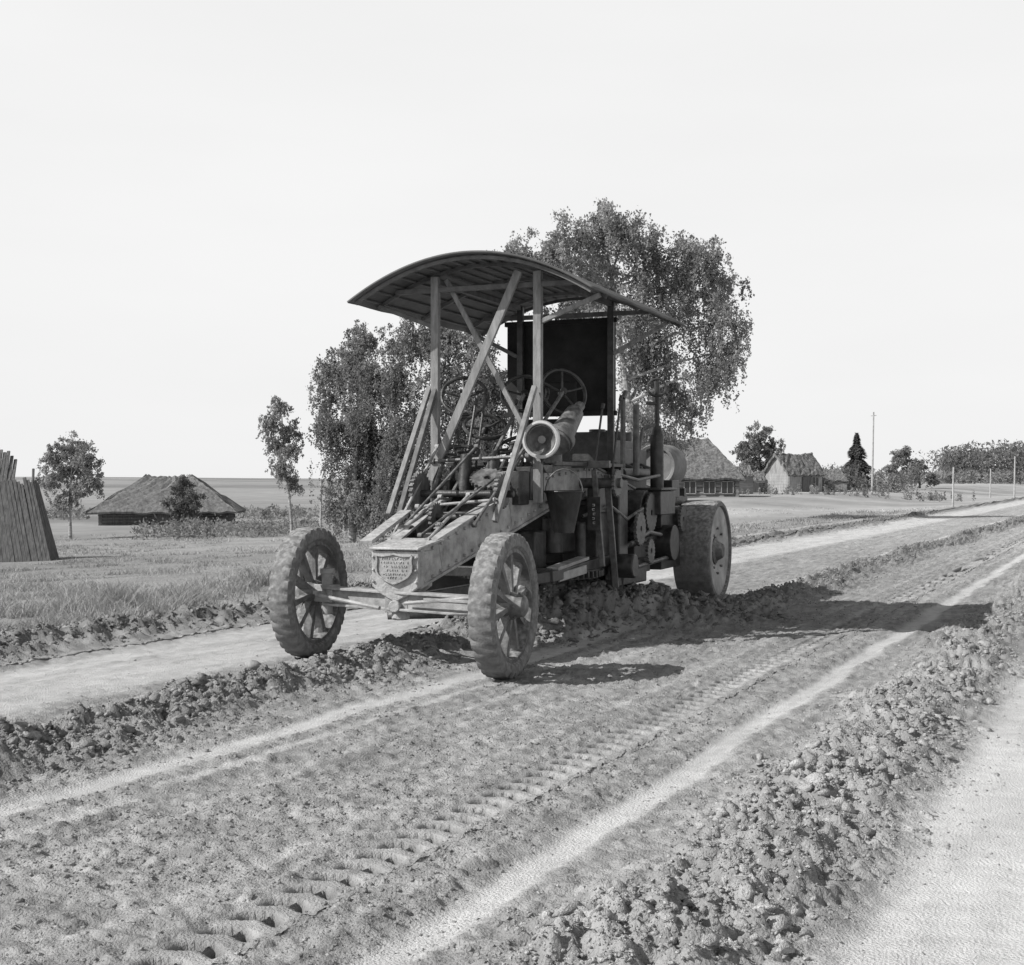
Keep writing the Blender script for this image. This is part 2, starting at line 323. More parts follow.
# ------------------------------------------------------------------ trees
def tree(name,x,y,lobes,nleaf,leaf,trunk_r,label,cat='tree',group=None,seed=1,tones=(.05,.13),droop=1.0,bark=None,depth=1.0,sub=24,lean=0):
    r=np.random.default_rng(seed); z0=tz(x,y)
    root=empty(name,(x,y,z0)); top(root,label,cat,group)
    H=max(l[1] for l in lobes)
    mb=MB(); pts=[]; nseg=7; tops=max(lobes,key=lambda l:l[1])
    for i in range(nseg+1):
        f=i/nseg; pts.append(Vector((tops[0]*f**1.6+math.sin(f*5+seed)*.12*f+lean*f,math.sin(f*4+seed*2)*.12*f,-.1+f*(H*.93+.1))))
    for i in range(nseg):
        f=i/nseg; g=(i+1)/nseg; mb.cyl(pts[i],pts[i+1],trunk_r*(1.15 if i==0 else 1-.85*f),trunk_r*(1-.85*g),n=9,cap=False)
    tot=sum(l[2]**2 for l in lobes); LP=[];LT=[];LS=[]
    for (dx,dz,rad) in lobes:
        cy=r.uniform(-1,1)*rad*.9*depth
        c=Vector((dx,cy,dz))
        f=min(max((dz-rad*1.1)/(H*.95),.18),.9); i=min(int(f*nseg),nseg-1); st=pts[i].lerp(pts[i+1],f*nseg-i)
        mid=st.lerp(c,.5)+Vector((0,0,.12*rad)); lr=trunk_r*.42*(1-.5*f)
        mb.cyl(st,mid,lr,lr*.65,n=6,cap=False); mb.cyl(mid,c,lr*.65,lr*.2,n=6,cap=False)
        nl=int(nleaf*rad**2/tot); ns=int(sub)
        d=r.normal(size=(ns,3)); d/=np.linalg.norm(d,axis=1)[:,None]
        sc=np.array(c)+d*rad*(r.uniform(.2,1.18,ns)[:,None])
        for q in sc[:ns//2]:
            mb.cyl(mid.lerp(c,r.uniform(.2,1)),Vector(q),lr*.22,lr*.06,n=4,cap=False)
        sr=rad*r.uniform(.12,.31,ns); stn=r.uniform(0,1,ns)
        wgt=sr**1.5; wgt/=wgt.sum()
        na=int(nl*(1-.6*droop)); idx=r.choice(ns,na,p=wgt)
        p=sc[idx]+r.normal(size=(na,3))*sr[idx][:,None]*np.array([.6,.6,.45])
        LP.append(p); LT.append(tones[0]+(tones[1]-tones[0])*(.65*stn[idx]+.35*r.uniform(0,1,na)))
        nb=nl-na
        if nb>0:
            nst=max(10,nb//30); si=r.choice(ns,nst,p=wgt)
            s0=sc[si]+r.normal(size=(nst,3))*sr[si][:,None]*.75; ln=rad*r.uniform(.3,1.2,nst)*(.5+.7*droop)
            sway=r.normal(size=(nst,2))*.18
            k=r.integers(0,nst,nb); t=r.uniform(0,1,nb)**1.2
            p=s0[k]+np.stack([sway[k,0]*t,sway[k,1]*t,-ln[k]*t],1)+r.normal(size=(nb,3))*.045*leaf/.1
            LP.append(p); LT.append(tones[0]+(tones[1]-tones[0])*(.65*stn[si[k]]+.35*r.uniform(0,1,nb)))
    mb.done('trunk',bark or M_bark,root)
    P=np.concatenate(LP); T=np.concatenate(LT); n=len(P); P[:,2]=np.maximum(P[:,2],.05)
    a=r.normal(size=(n,3)); a[:,2]*=1.5; a/=np.linalg.norm(a,axis=1)[:,None]; b=r.normal(size=(n,3)); b=np.cross(a,b); b/=np.linalg.norm(b,axis=1)[:,None]
    s=leaf*r.uniform(.6,1.35,n)[:,None]
    Q=np.stack([P-a*s*.6,P+b*s*.36,P+a*s*.6,P-b*s*.36],1).reshape(-1,3)
    o=fastmesh('crown',Q,np.arange(4*n).reshape(-1,4),M_leaf,np.repeat(T,4)); o.parent=root
    return root
TB=(.17,.54)
tree('birch_tree',4.75,50,[(-1.4,11.4,.95),(-2.3,10.8,.95),(-.5,11.0,1.0),(-3.4,10.3,.95),(-4.5,10.2,.8),(-5.3,9.9,.7),(-4.6,9.2,.9),(-1.6,9.8,1.1),(.5,10.3,1.0),(1.6,10.3,.85),(1.5,9.3,1.1),(2.6,10.1,.75),(3.0,9.0,.95),(2.9,7.8,1.0),(.9,7.9,1.4),(-1.0,8.3,1.4),(-2.4,8.4,1.1),(3.1,6.7,.8),(2.4,6.0,.95),(1.6,4.9,.95),(.5,6.3,1.3),(0,4.3,1.1),(-3,7,1.3),(1.2,3.5,.8)],112000,.085,.22,'tall weeping birch with airy crown behind the grader',seed=3,tones=TB,group='birches in the meadow')
TC=(.14,.46)
tree('birch_tree',-6.5,55,[(.4,8.5,.65),(0,7.7,.9),(-.8,7.0,.8),(.8,6.7,1.2),(-1.1,5.9,.65),(-.9,4.7,.8),(.2,5.0,1.3),(1.2,4.4,1.3),(0,3.1,1.3),(1.2,2.3,1.2),(-.4,1.7,.9),(.6,1.3,.9)],74000,.085,.14,'tall dense birch in a roadside meadow clump',seed=5,tones=TC,group='birches in the meadow')
tree('birch_tree',-3.4,54,[(-1.1,7.8,.8),(0,8.0,.9),(.9,8.1,.9),(1.9,7.5,1.1),(2.6,6.3,1.1),(-1.1,6.0,1.2),(1,5.6,1.5),(-.6,3.9,1.4),(1.8,3.8,1.3),(-1.2,2.5,1.3),(.5,2.1,1.3),(-.6,1.1,1.1),(1.9,1.7,1.1),(2.6,4.6,1.0)],95000,.085,.15,'bushy birch beside others in the meadow clump',seed=6,tones=TC,group='birches in the meadow')
tree('birch_tree',-9.95,61,[(-.5,6.0,.45),(-.9,5.3,.5),(-.2,5.0,.5),(-.8,4.4,.5),(0,4.1,.5),(-.4,3.3,.5),(.1,2.6,.4)],11000,.085,.08,'slender young birch at the edge of the clump',seed=8,tones=(.18,.5),group='birches in the meadow')
tree('meadow_tree',-22.9,70,[(0,4.8,.75),(-.9,4.2,.75),(.9,4.1,.75),(0,3.6,.85),(-1.0,3.0,.65),(1.0,2.9,.6),(.2,2.4,.6),(-.4,1.9,.5)],18000,.1,.1,'small round tree alone in the field',seed=9,tones=(.22,.55),droop=.5)
tree('meadow_bush',-22.6,93,[(0,2.9,.7),(-.3,1.9,.95),(.5,1.7,.9),(0,.9,1.1)],8000,.13,.08,'dark upright bush growing by the low barn','bush',seed=10,tones=(.1,.26),bark=M_barkd,droop=.4)
tree('village_tree',22,120,[(0,4.9,1.0),(-.9,4.3,.9),(-1.4,3.6,.9),(1.2,3.9,.9),(0,3.0,1.4),(-1.3,2.2,1.0),(1.0,2.2,.9)],14000,.15,.18,'rounded leafy tree between village houses',seed=12,tones=(.17,.4),bark=M_barkd,group='village trees',droop=.4)
tree('village_tree',43.4,150,[(0,3.4,1.1),(-1.2,2.3,1.1),(1.1,2.3,.9)],7000,.18,.15,'small leafy tree by the far fields',seed=13,tones=(.2,.42),bark=M_barkd,group='village trees',droop=.3)
tree('village_tree',46.8,155,[(0,2.4,1.0),(-1.0,1.4,.8),(1.3,1.2,.8)],6000,.18,.15,'low leafy tree by the far fields',seed=14,tones=(.22,.44),bark=M_barkd,group='village trees',droop=.3)
def spruce(x,y,H,R,seed,label,group=None):
    r=np.random.default_rng(seed); root=empty('spruce_tree',(x,y,tz(x,y))); top(root,label,'tree',group)
    MB().cyl((0,0,-.1),(0,0,H*.95),.14,.02,n=8).done('trunk',M_barkd,root)
    n=8000; f=r.uniform(0,1,n)**.7; zz=H*(1-f); tier=.5+.5*np.abs(np.sin(zz*2.2)); a=r.uniform(0,6.283,n)
    rr=R*f*tier*np.sqrt(r.uniform(.1,1,n))*(.6+.8*vn(a*1.5,zz*1.3,4))
    P=np.stack([rr*np.cos(a),rr*np.sin(a),zz+H*.06-rr*.25],1); d=np.stack([np.cos(a),np.sin(a),-.4+0*a],1); b=np.stack([-np.sin(a),np.cos(a),0*a],1)+r.normal(size=(n,3))*.3
    s=.22*r.uniform(.6,1.3,n)[:,None]; Q=np.stack([P-d*s,P+b*s*.35,P+d*s,P-b*s*.35],1).reshape(-1,3)
    o=fastmesh('crown',Q,np.arange(4*n).reshape(-1,4),M_leaf,np.repeat(r.uniform(.07,.2,n),4)); o.parent=root
spruce(33.2,130,5.2,2.4,4,'dark pointed spruce by the village','village trees')
def wood(name,x0,x1,y0,y1,hf,n,leaf,t0,t1,label,m=260):
    cx=rng.uniform(x0,x1,m); cy=rng.uniform(y0,y1,m); hh=hf(cx)*rng.uniform(.75,1.08,m); rad=rng.uniform(.8,1.9,m)*(hh.mean()/6)
    i=rng.integers(0,m,n); f=rng.uniform(0,1,n); p=np.stack([cx[i]+rng.normal(size=n)*rad[i]*(1.1-.5*f),cy[i]+rng.normal(size=n)*rad[i],terr(cx[i],cy[i])+hh[i]*f**.8+rng.normal(size=n)*.15],1)
    a=rng.normal(size=(n,3)); b=rng.normal(size=(n,3)); s=leaf*rng.uniform(.6,1.3,n)[:,None]/1.7
    Q=np.stack([p-a*s*.6,p+b*s*.4,p+a*s*.6,p-b*s*.4],1).reshape(-1,3)
    tn=np.repeat((t0+(t1-t0)*rng.uniform(0,1,m))[i],4)
    o=fastmesh(name,Q,np.arange(4*n).reshape(-1,4),M_leaf,tn); o['kind']='stuff'; o['label']=label
wood('distant_wood',84,130,250,275,lambda x:6.2+1.6*ss(x,84,94),34000,.55,.16,.32,'dark edge of a distant wood')  # leaf tones lightened to stand in for aerial haze
wood('distant_shrubs',48,95,235,250,lambda x:2.2+0*x,9000,.45,.26,.42,'low hedge and shrubs beyond the village',120)
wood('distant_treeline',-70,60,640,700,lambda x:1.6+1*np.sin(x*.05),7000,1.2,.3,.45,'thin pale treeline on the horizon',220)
wood('field_shrubs',-56,-14,112,122,lambda x:.9+0*x,9000,.22,.2,.38,'weeds and shrubs behind the low barn')
wood('roadside_shrubs',-19,-10.5,66,76,lambda x:.8+0*x,6000,.15,.2,.4,'weeds and shrubs around the birches')
wood('village_shrubs',13,36,118,128,lambda x:1.7+.9*np.sin(x*1.3),11000,.22,.18,.38,'bushes growing among the village houses',70)
wood('village_garden',12,34,98,106,lambda x:.5+.25*np.sin(x*2.1),5000,.14,.22,.4,'low garden weeds around the village houses',90)

# ------------------------------------------------------------------ buildings
def house(name,x,y,L,D,wh,rhh,hip,rz,wm,rm,label,cat='house',over=.35,base=None,door=True,wins=((-.25),(.25)),lz=0,chim=False,logs=True):
    z0=(tz(x,y) if base is None else base)-.1+lz
    root=empty(name,(x,y,z0),rz); top(root,label,cat)
    mb=MB(); nl=max(5,int(wh/.22)); lh=wh/nl
    for k in range(nl):
        z=(k+.5)*lh
        for sy in(-1,1): mb.cyl((-L/2-.15,sy*D/2,z),(L/2+.15,sy*D/2,z),lh*.56,n=8) if logs else mb.beam((-L/2,sy*D/2,z),(L/2,sy*D/2,z),.1,lh*.97)
        for sx in(-1,1): mb.cyl((sx*L/2,-D/2-.15,z+lh*.4),(sx*L/2,D/2+.15,z+lh*.4),lh*.56,n=8) if logs else mb.beam((sx*L/2-sx*.003,-D/2,z),(sx*L/2-sx*.003,D/2,z),.1,lh*.97)
    if hip<.15:
        for sx in(-1,1): mb.poly([(sx*L/2,-D/2,wh),(sx*L/2,D/2,wh),(sx*L/2,0,wh+rhh*.96)],(-sx*.1,0,0))
    mb.done('wall',wm,root)
    bm=bmesh.new(); e=over; hx=hip*L/2
    A=[(-L/2-e,-D/2-e,wh-.12),(L/2+e,-D/2-e,wh-.12),(L/2+e,D/2+e,wh-.12),(-L/2-e,D/2+e,wh-.12)]
    Rg=[(-L/2-e*(hip<.15)+hx,0,wh+rhh),(L/2+e*(hip<.15)-hx,0,wh+rhh)]
    def grid(q,nu=16,nv=8):
        q=[Vector(p) for p in q]; g=[]
        for i in range(nu+1):
            row=[]
            for j in range(nv+1):
                f=i/nu;h=j/nv; p=(q[0].lerp(q[1],f)).lerp(q[3].lerp(q[2],f),h)
                p.z+=(random.random()-.5)*.2-.12*math.sin(f*math.pi)*h
                row.append(bm.verts.new(p))
            g.append(row)
        for i in range(nu):
            for j in range(nv): bm.faces.new((g[i][j],g[i+1][j],g[i+1][j+1],g[i][j+1]))
    grid([A[0],A[1],Rg[1],Rg[0]]); grid([A[2],A[3],Rg[0],Rg[1]])
    if hip>=.15: grid([A[1],A[2],Rg[1],Rg[1]]); grid([A[3],A[0],Rg[0],Rg[0]])
    me=bpy.data.meshes.new('roof'); bm.to_mesh(me); bm.free(); me.materials.append(rm)
    ro=bpy.data.objects.new('roof',me); COL.objects.link(ro); ro.parent=root
    sd=ro.modifiers.new('s','SOLIDIFY'); sd.thickness=.16; sd.offset=-1
    if chim: MB().box((L*.1,.2,wh+rhh*.95),(.45,.45,.7)).done('chimney',M_log,ro,.01)
    if door: MB().box((0,-D/2-.17,wh*.42),(.9,.06,wh*.8)).done('door',M_plank,root,.005)
    for wx in wins:
        w=MB().box((wx*L,-D/2-.17,wh*.58),(.7,.04,.7)).done('window',M_win,root)
        f=MB(); c=(wx*L,-D/2-.2,wh*.58)
        for a,b in(((-.38,-.4),(.38,-.4)),((-.38,.4),(.38,.4)),((0,-.36),(0,.36)),((-.38,-.36),(-.38,.36)),((.38,-.36),(.38,.36))):
            f.beam((c[0]+a[0],c[1],c[2]+a[1]),(c[0]+b[0],c[1],c[2]+b[1]),.06,.05)
        f.done('frame',M_white,w)
    return root
house('thatched_barn',-25.4,100,8.8,5.5,1.15,2.55,.62,math.radians(6),M_plank,M_thatch2,'low thatched barn with sagging hipped roof in a field','barn',over=.9,wins=(),chim=False)
house('log_house',10.7,92,9.0,6.0,1.7,2.6,.42,math.radians(-8),M_log,M_thatch,'long log cottage with low weathered thatched roof','house',over=.55,wins=(.16,.3,.43),chim=False)
house('log_shed',19.3,110,2.1,2,1.1,.8,.0,math.radians(10),M_plank,M_thatch2,'small dark shed beside the log cottage','shed',over=.15,wins=(),door=True)
house('plank_outhouse',17.6,104,1.2,1.8,1.6,.7,.0,math.radians(15),M_log,M_thatch2,'narrow plank outhouse near the log cottage','shed',over=.12,wins=(),door=False,logs=False)
house('board_house',24.6,118,3.6,3.2,1.7,1.8,.0,math.radians(28),M_white,M_thatch,'small grey board house with gabled roof','house',over=.3,wins=(.25,),logs=False,door=True)
house('board_outbuilding',28.2,122,3.6,2.6,1.2,1.0,.3,math.radians(-5),M_white,M_thatch2,'low grey outbuilding behind the board house','shed',over=.2,wins=(),logs=False)

# weathered leaning plank shed at the meadow
bx,by=-19.1,45; root=empty('plank_shed',(bx,by,tz(bx,by))); top(root,'weathered shed of leaning upright planks with jagged top','shed')
mb=MB(); r=random.Random(3)
for i in range(46):
    f=i/45; xb=-2.2+6.0*f; xt=-2.2+5.15*f; hgt=2.7+r.uniform(-.07,.16)
    mb.beam((xb,-.3+r.uniform(-.04,.04),-.05),(xt+r.uniform(-.02,.02),.35,hgt),.12,.05,up=(0,-1,.2),w2=.105)
for i in range(8):
    f=(i+1)/8; mb.beam((3.8-.1*f,-.3+1.2*f,-.05),(2.9-.1*f,.35+1.0*f,2.7+r.uniform(-.1,.1)),.14,.05,up=(1,0,.2))
mb.done('wall',M_plank,root)
MB().poly([(-2.2,-.1,0),(3.65,-.1,0),(2.85,.5,2.6),(-2.2,.5,2.6)],(0,.05,0)).done('gap_shade_sheet',M_dark,root)  # black sheet added behind the planks as painted shade for the gaps
mb=MB()
for i in range(37):
    x=-2.2+i*.125+r.uniform(-.01,.01); mb.beam((x,.3,2.5),(x*.95,1.0,3.75+r.uniform(-.1,.1)-(.25 if i>34 else 0)),.12,.05,up=(0,-1,.4),w2=.1)
mb.cyl((2.95,.5,2.5),(2.9,.7,3.15),.045,n=7); mb.beam((-2.3,.3,2.55),(2.9,.34,2.5),.09,.09)
mb.done('roof',M_plank,root)

def pole(x,y,h,r_,label,arms=True,m=M_pole):
    z=tz(x,y); root=empty('utility_pole' if arms else 'wooden_post',(x,y,z)); top(root,label,'pole' if arms else 'post','poles and posts along the far road')
    MB().cyl((0,0,-.3),(.02*h,0,h),r_,r_*.7,n=10).done('shaft',m,root)
    if arms: MB().beam((-.25+.02*h,0,h-.35),(.25+.02*h,0,h-.3),.05,.05).done('crossarm',m,root)
pole(32.0,120,7.1,.09,'tall thin pale utility pole beyond the road')
pole(23.6,72.3,2.3,.06,'short pale wooden post by the far road edge',False,M_pole)
pole(39.8,107,3.5,.07,'pale wooden post by the far road edge',False,M_pole)
pole(42.5,120,2.6,.07,'pale wooden post by the far road edge',False,M_pole)
pole(-8.1,57,2.6,.05,'thin stake standing by the birches',False)

# ------------------------------------------------------------------ GRADER
G=empty('motor_grader',(-.87,10.55,0),math.radians(-22))
top(G,'old self-propelled road grader with curved canopy working on dirt road','road grader')
path=[(.17,-.05,.755),(.37,2.3,1.37),(.43,3.2,1.45),(.42,4.4,1.3),(.42,6.9,.86)]
hts=[.28,.38,.34,.28,.24]
mb=MB()
for sx in(-1,1):
    pp=[Vector((sx*a,b,c)) for a,b,c in path]
    for i in range(4):
        p,q=pp[i],pp[i+1]; h0,h1=hts[i],hts[i+1]
        mb.beam(p,q,.025,h0,w2=.025,h2=h1); o=Vector((sx*-.03,0,0)); Zv=Vector((0,0,1))
        mb.beam(p+o+Zv*h0/2,q+o+Zv*h1/2,.12,.024); mb.beam(p+o-Zv*h0/2,q+o-Zv*h1/2,.12,.024)
for i,(b,c,w) in enumerate(((.5,.88,.42),(1.9,1.22,.66),(2.6,1.33,.76),(3.6,1.34,.82),(4.6,1.22,.82),(5.6,1.05,.82),(6.6,.9,.82))):
    mb.beam((-w/2,b,c),(w/2,b,c),.1,.16)
for i in range(3):
    p,q=Vector(path[i]),Vector(path[i+1])
    nn=int((q-p).length/.13)
    for k in range(nn):
        a=p.lerp(q,(k+.5)/nn)
        for dz in(-.11,.11): mb.cyl(a+Vector((.012,0,dz)),a+Vector((.032,0,dz)),.015,n=6)
mb.beam((.205,.28,.84),(.23,.6,.925),.02,.22); mb.beam((.31,1.5,1.17),(.335,1.85,1.26),.024,.26)
mb.done('frame',M_frame,G,.004)
nz=MB()
nz.poly([(-.2,-.1,.62),(-.205,-.1,.90),(.205,-.1,.90),(.2,-.1,.62),(.12,-.1,.56),(.0,-.1,.50),(-.12,-.1,.56)],(0,.26,0))
nz.poly([(-.215,-.125,.905),(.215,-.125,.905),(.25,.28,.965),(-.25,.28,.965)],(0,0,.022))
nz.cyl((0,0,.36),(0,0,.56),.07,n=16); nz.cyl((0,-.12,.47),(0,.2,.47),.05,n=12)
for x in(-.185,.185):
    for z in(.66,.75,.85): nz.cyl((x,-.1,z),(x,-.118,z),.012,n=8)
nz=nz.done('nose_casting',M_nose,G,.012)
out=[(-.165,.872),(-.10,.866),(-.045,.874),(0,.884),(.045,.874),(.10,.866),(.165,.872),(.158,.83),(.166,.78),(.16,.735),(.135,.70),(.09,.675),(.045,.655),(0,.64),(-.045,.655),(-.09,.675),(-.135,.70),(-.16,.735),(-.166,.78),(-.158,.83)]
out=[(x*.93,.77+(z-.77)*.95) for x,z in out]
bd=MB().poly([(x,-.114,z) for x,z in out],(0,.014,0)).done('badge',M_paint,nz); bd['label']='cast shield badge with worn illegible raised lettering'
pl=MB()
for i in range(len(out)):
    p,q=out[i],out[(i+1)%len(out)]; pl.beam((p[0],-.12,p[1]),(q[0],-.12,q[1]),.018,.014)
rr=random.Random(11)
for row,(w,z) in enumerate(((.11,.842),(.12,.812),(.12,.782),(.115,.752),(.10,.722),(.06,.694))):
    xx=-w
    while xx<w:
        l=rr.uniform(.007,.017)
        if rr.random()<.85:
            hh=rr.uniform(.010,.018); pl.box((xx+l/2,-.116,z),(.006,.008,hh))
            if rr.random()<.6: pl.box((xx+l/2+.006,-.116,z+rr.choice((-.006,0,.006))),(.010,.008,.005))
        xx+=l+rr.uniform(.006,.012)
pl=pl.done('raised_lettering',M_frame,bd,.0015)
# front axle
N1=Vector((1.0,-.295,.53)); N2=Vector((-.94,.21,.53)); ax=(N1-N2).normalized()
mb=MB(); a=N1-ax*.2; b=N2+ax*.2; zz=Vector((0,0,1))
mb.beam(a+zz*-.02,b+zz*-.02,.03,.12); mb.beam(a+zz*.045,b+zz*.045,.13,.02); mb.beam(a-zz*.085,b-zz*.085,.13,.02)
for P in(a,b): mb.cyl(P-zz*.17,P+zz*.17,.045,n=12); mb.cyl(P+zz*.16,P+zz*.2,.06,n=12); mb.beam(P-ax*.1,P+ax*.1,.1,.14)
mb.beam((0,0,.42),(0,0,.62),.2,.16)
axl=mb.done('front_axle',M_paint,G,.004)
mb=MB()
mb.cyl(a+Vector((.05,.24,-.06)),b+Vector((.05,.24,-.06)),.018,n=8)
mb.cyl(a+Vector((0,-.16,.06)),Vector((.1,-.13,.5)),.014,n=8); mb.cyl(b+Vector((0,-.18,.0)),Vector((-.1,-.16,.46)),.016,n=8)
for P in(a,b): mb.beam(P,P+Vector((.05,.26,-.06)),.05,.03); mb.beam(P,P+Vector((0,-.19,.02)),.05,.03)
mb.beam(a+Vector((0,-.2,.03)),a+Vector((-.42,-.12,.03)),.05,.02)
mb.done('tie_rod',M_paint,axl,.003)
def front_wheel(c):
    mb=MB(); A=(1,0,0)
    mb.lathe((0,0,0),A,[(-.07,.428),(-.078,.39),(-.03,.38),(.03,.38),(.078,.39),(.07,.428)],n=64)
    for k in range(10):
        t=2*math.pi*k/10+.2; rd=Vector((0,math.cos(t),math.sin(t))); tg=Vector((0,-math.sin(t),math.cos(t)))
        mb.beam(rd*.09+Vector((.035,0,0)),rd*.387,.055,.035,up=tg,w2=.08,h2=.055)
        mb.beam(rd*.09-Vector((.035,0,0)),rd*.387,.03,.02,up=tg,w2=.03,h2=.045)
        mb.lathe(rd*.33,rd,[(-.0,.022),(.05,.052)],n=8,closed=False)
    w=mb.done('wheel',M_wheel,G,.003,loc=c,rot=(0,0,math.radians(2.5)))
    mb=MB(); prof=[(-.075,.42),(-.094,.44),(-.099,.498),(-.084,.529),(-.03,.535),(.03,.535),(.084,.529),(.099,.498),(.094,.44),(.075,.42)]
    def md(i,j):
        if j in(3,): return -.022 if i%6<2 else 0
        if j in(6,): return -.022 if 3<=i%6<5 else 0
        if j in(7,): return -.012 if 3<=i%6<5 else 0
        if j in(2,): return -.012 if i%6<2 else 0
        return .0
    mb.lathe((0,0,0),A,prof,n=192,mod=md).done('tyre',M_rubber,w)
    mb=MB(); mb.lathe((0,0,0),A,[(-.13,.0),(-.13,.07),(-.05,.11),(.05,.11),(.10,.085),(.15,.08),(.165,.06),(.17,.0)],n=24,closed=False)
    for k in range(6):
        t=k*math.pi/3; mb.cyl((.09,.095*math.cos(t),.095*math.sin(t)),(.105,.095*math.cos(t),.095*math.sin(t)),.012,n=6)
    mb.done('hub',M_wheel,w)
front_wheel(N1); front_wheel(N2)
for sx in(1,-1):
    c=(sx*.79,6.52,.6); mb=MB(); A=(sx,0,0)
    mb.lathe((0,0,0),A,[(-.17,.55),(-.17,.2),(.0,.2),(.15,.17),(.155,.24),(.185,.30),(.18,.46),(.195,.555)],n=56)
    w=mb.done('wheel',M_drum,G,.003,loc=c)
    mb=MB(); prof=[(-.21,.52),(-.22,.58),(-.20,.605),(-.05,.61),(.05,.61),(.20,.605),(.22,.585),(.222,.54),(.195,.53)]
    mb.lathe((0,0,0),A,prof,n=120,mod=lambda i,j:(-.010 if (i%5<1) else 0) if j in(2,5) else 0); mb.done('tyre',M_rubber,w)
    mb=MB(); mb.lathe((0,0,0),A,[(-.2,.0),(-.2,.12),(.16,.16),(.18,.12),(.22,.10),(.25,.08),(.26,0)],n=24,closed=False)
    for k in range(8):
        t=k*math.pi/4; mb.cyl((sx*.15,.27*math.cos(t),.27*math.sin(t)),(sx*.195,.27*math.cos(t),.27*math.sin(t)),.016,n=6)
    mb.done('hub',M_wheel,w)
MB().cyl((-.65,6.52,.6),(.65,6.52,.6),.11,n=14).box((0,6.5,.62),(.5,.5,.5)).done('rear_axle',M_paintd,G,.02)
# canopy
R0,zE,zP=1.17,3.05,3.43
YF,YB=1.26,4.28
def arcz(x): return zE+(zP-zE)*(1-(abs(x)/R0)**2.0)
mb=MB(); bm=mb.bm; nx,ny=60,14; g=[]
for i in range(nx+1):
    x=-R0+2*R0*i/nx; row=[]
    for j in range(ny+1):
        y=YF+(YB-YF)*j/ny; row.append(bm.verts.new((x,y,arcz(x)+.004*math.sin(j*1.7)*(abs(x)/R0)**4)))
    g.append(row)
for i in range(nx):
    for j in range(ny): bm.faces.new((g[i][j],g[i+1][j],g[i+1][j+1],g[i][j+1]))
cano=mb.done('canopy_roof',M_roof,G); sd=cano.modifiers.new('s','SOLIDIFY'); sd.thickness=.02; sd.offset=0
for k in range(19):
    x=-1.08+2.16*k/18; MB().beam((x,YF+.1,arcz(x)-.02),(x,YB-.1,arcz(x)-.02),.028,.012).done('roof_batten',M_brace,cano)
for y in(YF+.07,1.75,2.7,3.8,YB-.07):
    mb=MB(); xs=[-R0+.05+2*(R0-.05)*i/40 for i in range(41)]
    for i in range(40): mb.beam((xs[i],y,arcz(xs[i])-.04),(xs[i+1],y,arcz(xs[i+1])-.04),.03,.03)
    mb.done('roof_rib',M_brace,cano)
def strut(name,s,m=M_wood):
    mb=MB(); mb.beam(s[0],s[1],s[2],s[3],up=(0,1,0)); return mb.done(name,m,G,.004)
strut('canopy_post',((.5,1.7,1.25),(.5,1.7,3.3),.075,.06))
strut('canopy_post',((-.5,1.7,1.15),(-.5,1.7,3.3),.075,.06))
strut('canopy_post',((.5,3.8,1.3),(.5,3.8,3.28),.065,.05),M_paintd)
strut('canopy_post',((-.5,3.8,1.3),(-.5,3.8,3.28),.065,.05),M_paintd)
strut('cross_brace',((.34,1.64,3.3),(-.52,1.62,1.45),.075,.035))
strut('cross_brace',((-.42,1.76,3.28),(.46,1.77,1.7),.045,.03))
strut('cross_brace',((-.5,1.74,2.35),(-.5,.95,1.12),.045,.045),M_brace)
strut('cross_brace',((.5,1.62,2.27),(.38,1.0,1.1),.045,.045))
strut('cross_brace',((-.56,1.7,2.3),(-.62,1.0,1.15),.045,.04))
strut('knee_brace',((.53,1.7,2.85),(1.08,1.7,3.06),.04,.04))
strut('knee_brace',((.53,3.8,2.75),(1.1,3.8,3.04),.04,.04))
strut('knee_brace',((-.53,1.7,2.85),(-1.08,1.7,3.06),.04,.04),M_brace)
strut('knee_brace',((-.53,3.8,2.75),(-1.1,3.8,3.04),.04,.04),M_brace)
for s in (((-.9,1.7,3.18),(.9,1.7,3.18),.045,.045),((-.9,3.8,3.16),(.9,3.8,3.16),.045,.045),((.5,1.75,3.26),(.5,3.75,3.26),.05,.05),((-.5,1.75,3.26),(-.5,3.75,3.26),.05,.05)): strut('top_rail',s,M_brace)
MB().box((-.07,3.86,2.62),(1.2,.03,1.0)).box((-.07,3.84,3.1),(1.24,.05,.05)).box((-.07,3.84,2.14),(1.24,.05,.05)).done('rear_panel',M_dark,G,.004)
mb=MB()
for k in range(9): mb.box((-.52+k*.13,3.05,1.60),(.12,1.85,.035))
mb.box((0,2.1,1.55),(1.0,.06,.07)); mb.box((0,3.95,1.55),(1.15,.08,.08))
mb.done('platform',M_paintd,G,.003)
mb=MB(); mb.box((.0,3.3,2.02),(.45,.4,.07)); mb.box((0,3.52,2.28),(.45,.05,.35)); mb.cyl((0,3.3,1.6),(0,3.3,2.0),.04)
mb.done('seat',M_dark,G,.02)
def handwheel(c,n,R,foot,m=M_paintd,sp=5):
    c=Vector(c); n=Vector(n).normalized(); mb=MB(); mb.torus(c,n,R,.018,n=36,k=8)
    a=n.orthogonal().normalized(); b=n.cross(a)
    for k in range(sp):
        t=2*math.pi*k/sp+.3; mb.cyl(c-n*.03,c+(a*math.cos(t)+b*math.sin(t))*R,.012,n=6)
    mb.cyl(c-n*.06,c+n*.02,.035,n=10)
    o=mb.done('hand_wheel',m,G)
    MB().cyl(c,foot,.018,n=8).done('column',M_rod,o); return o
handwheel((-.5,2.35,2.25),(.35,-.75,.55),.22,(-.35,1.3,1.3))
handwheel((-.22,2.2,1.95),(.3,-.5,.8),.2,(-.2,1.2,1.15))
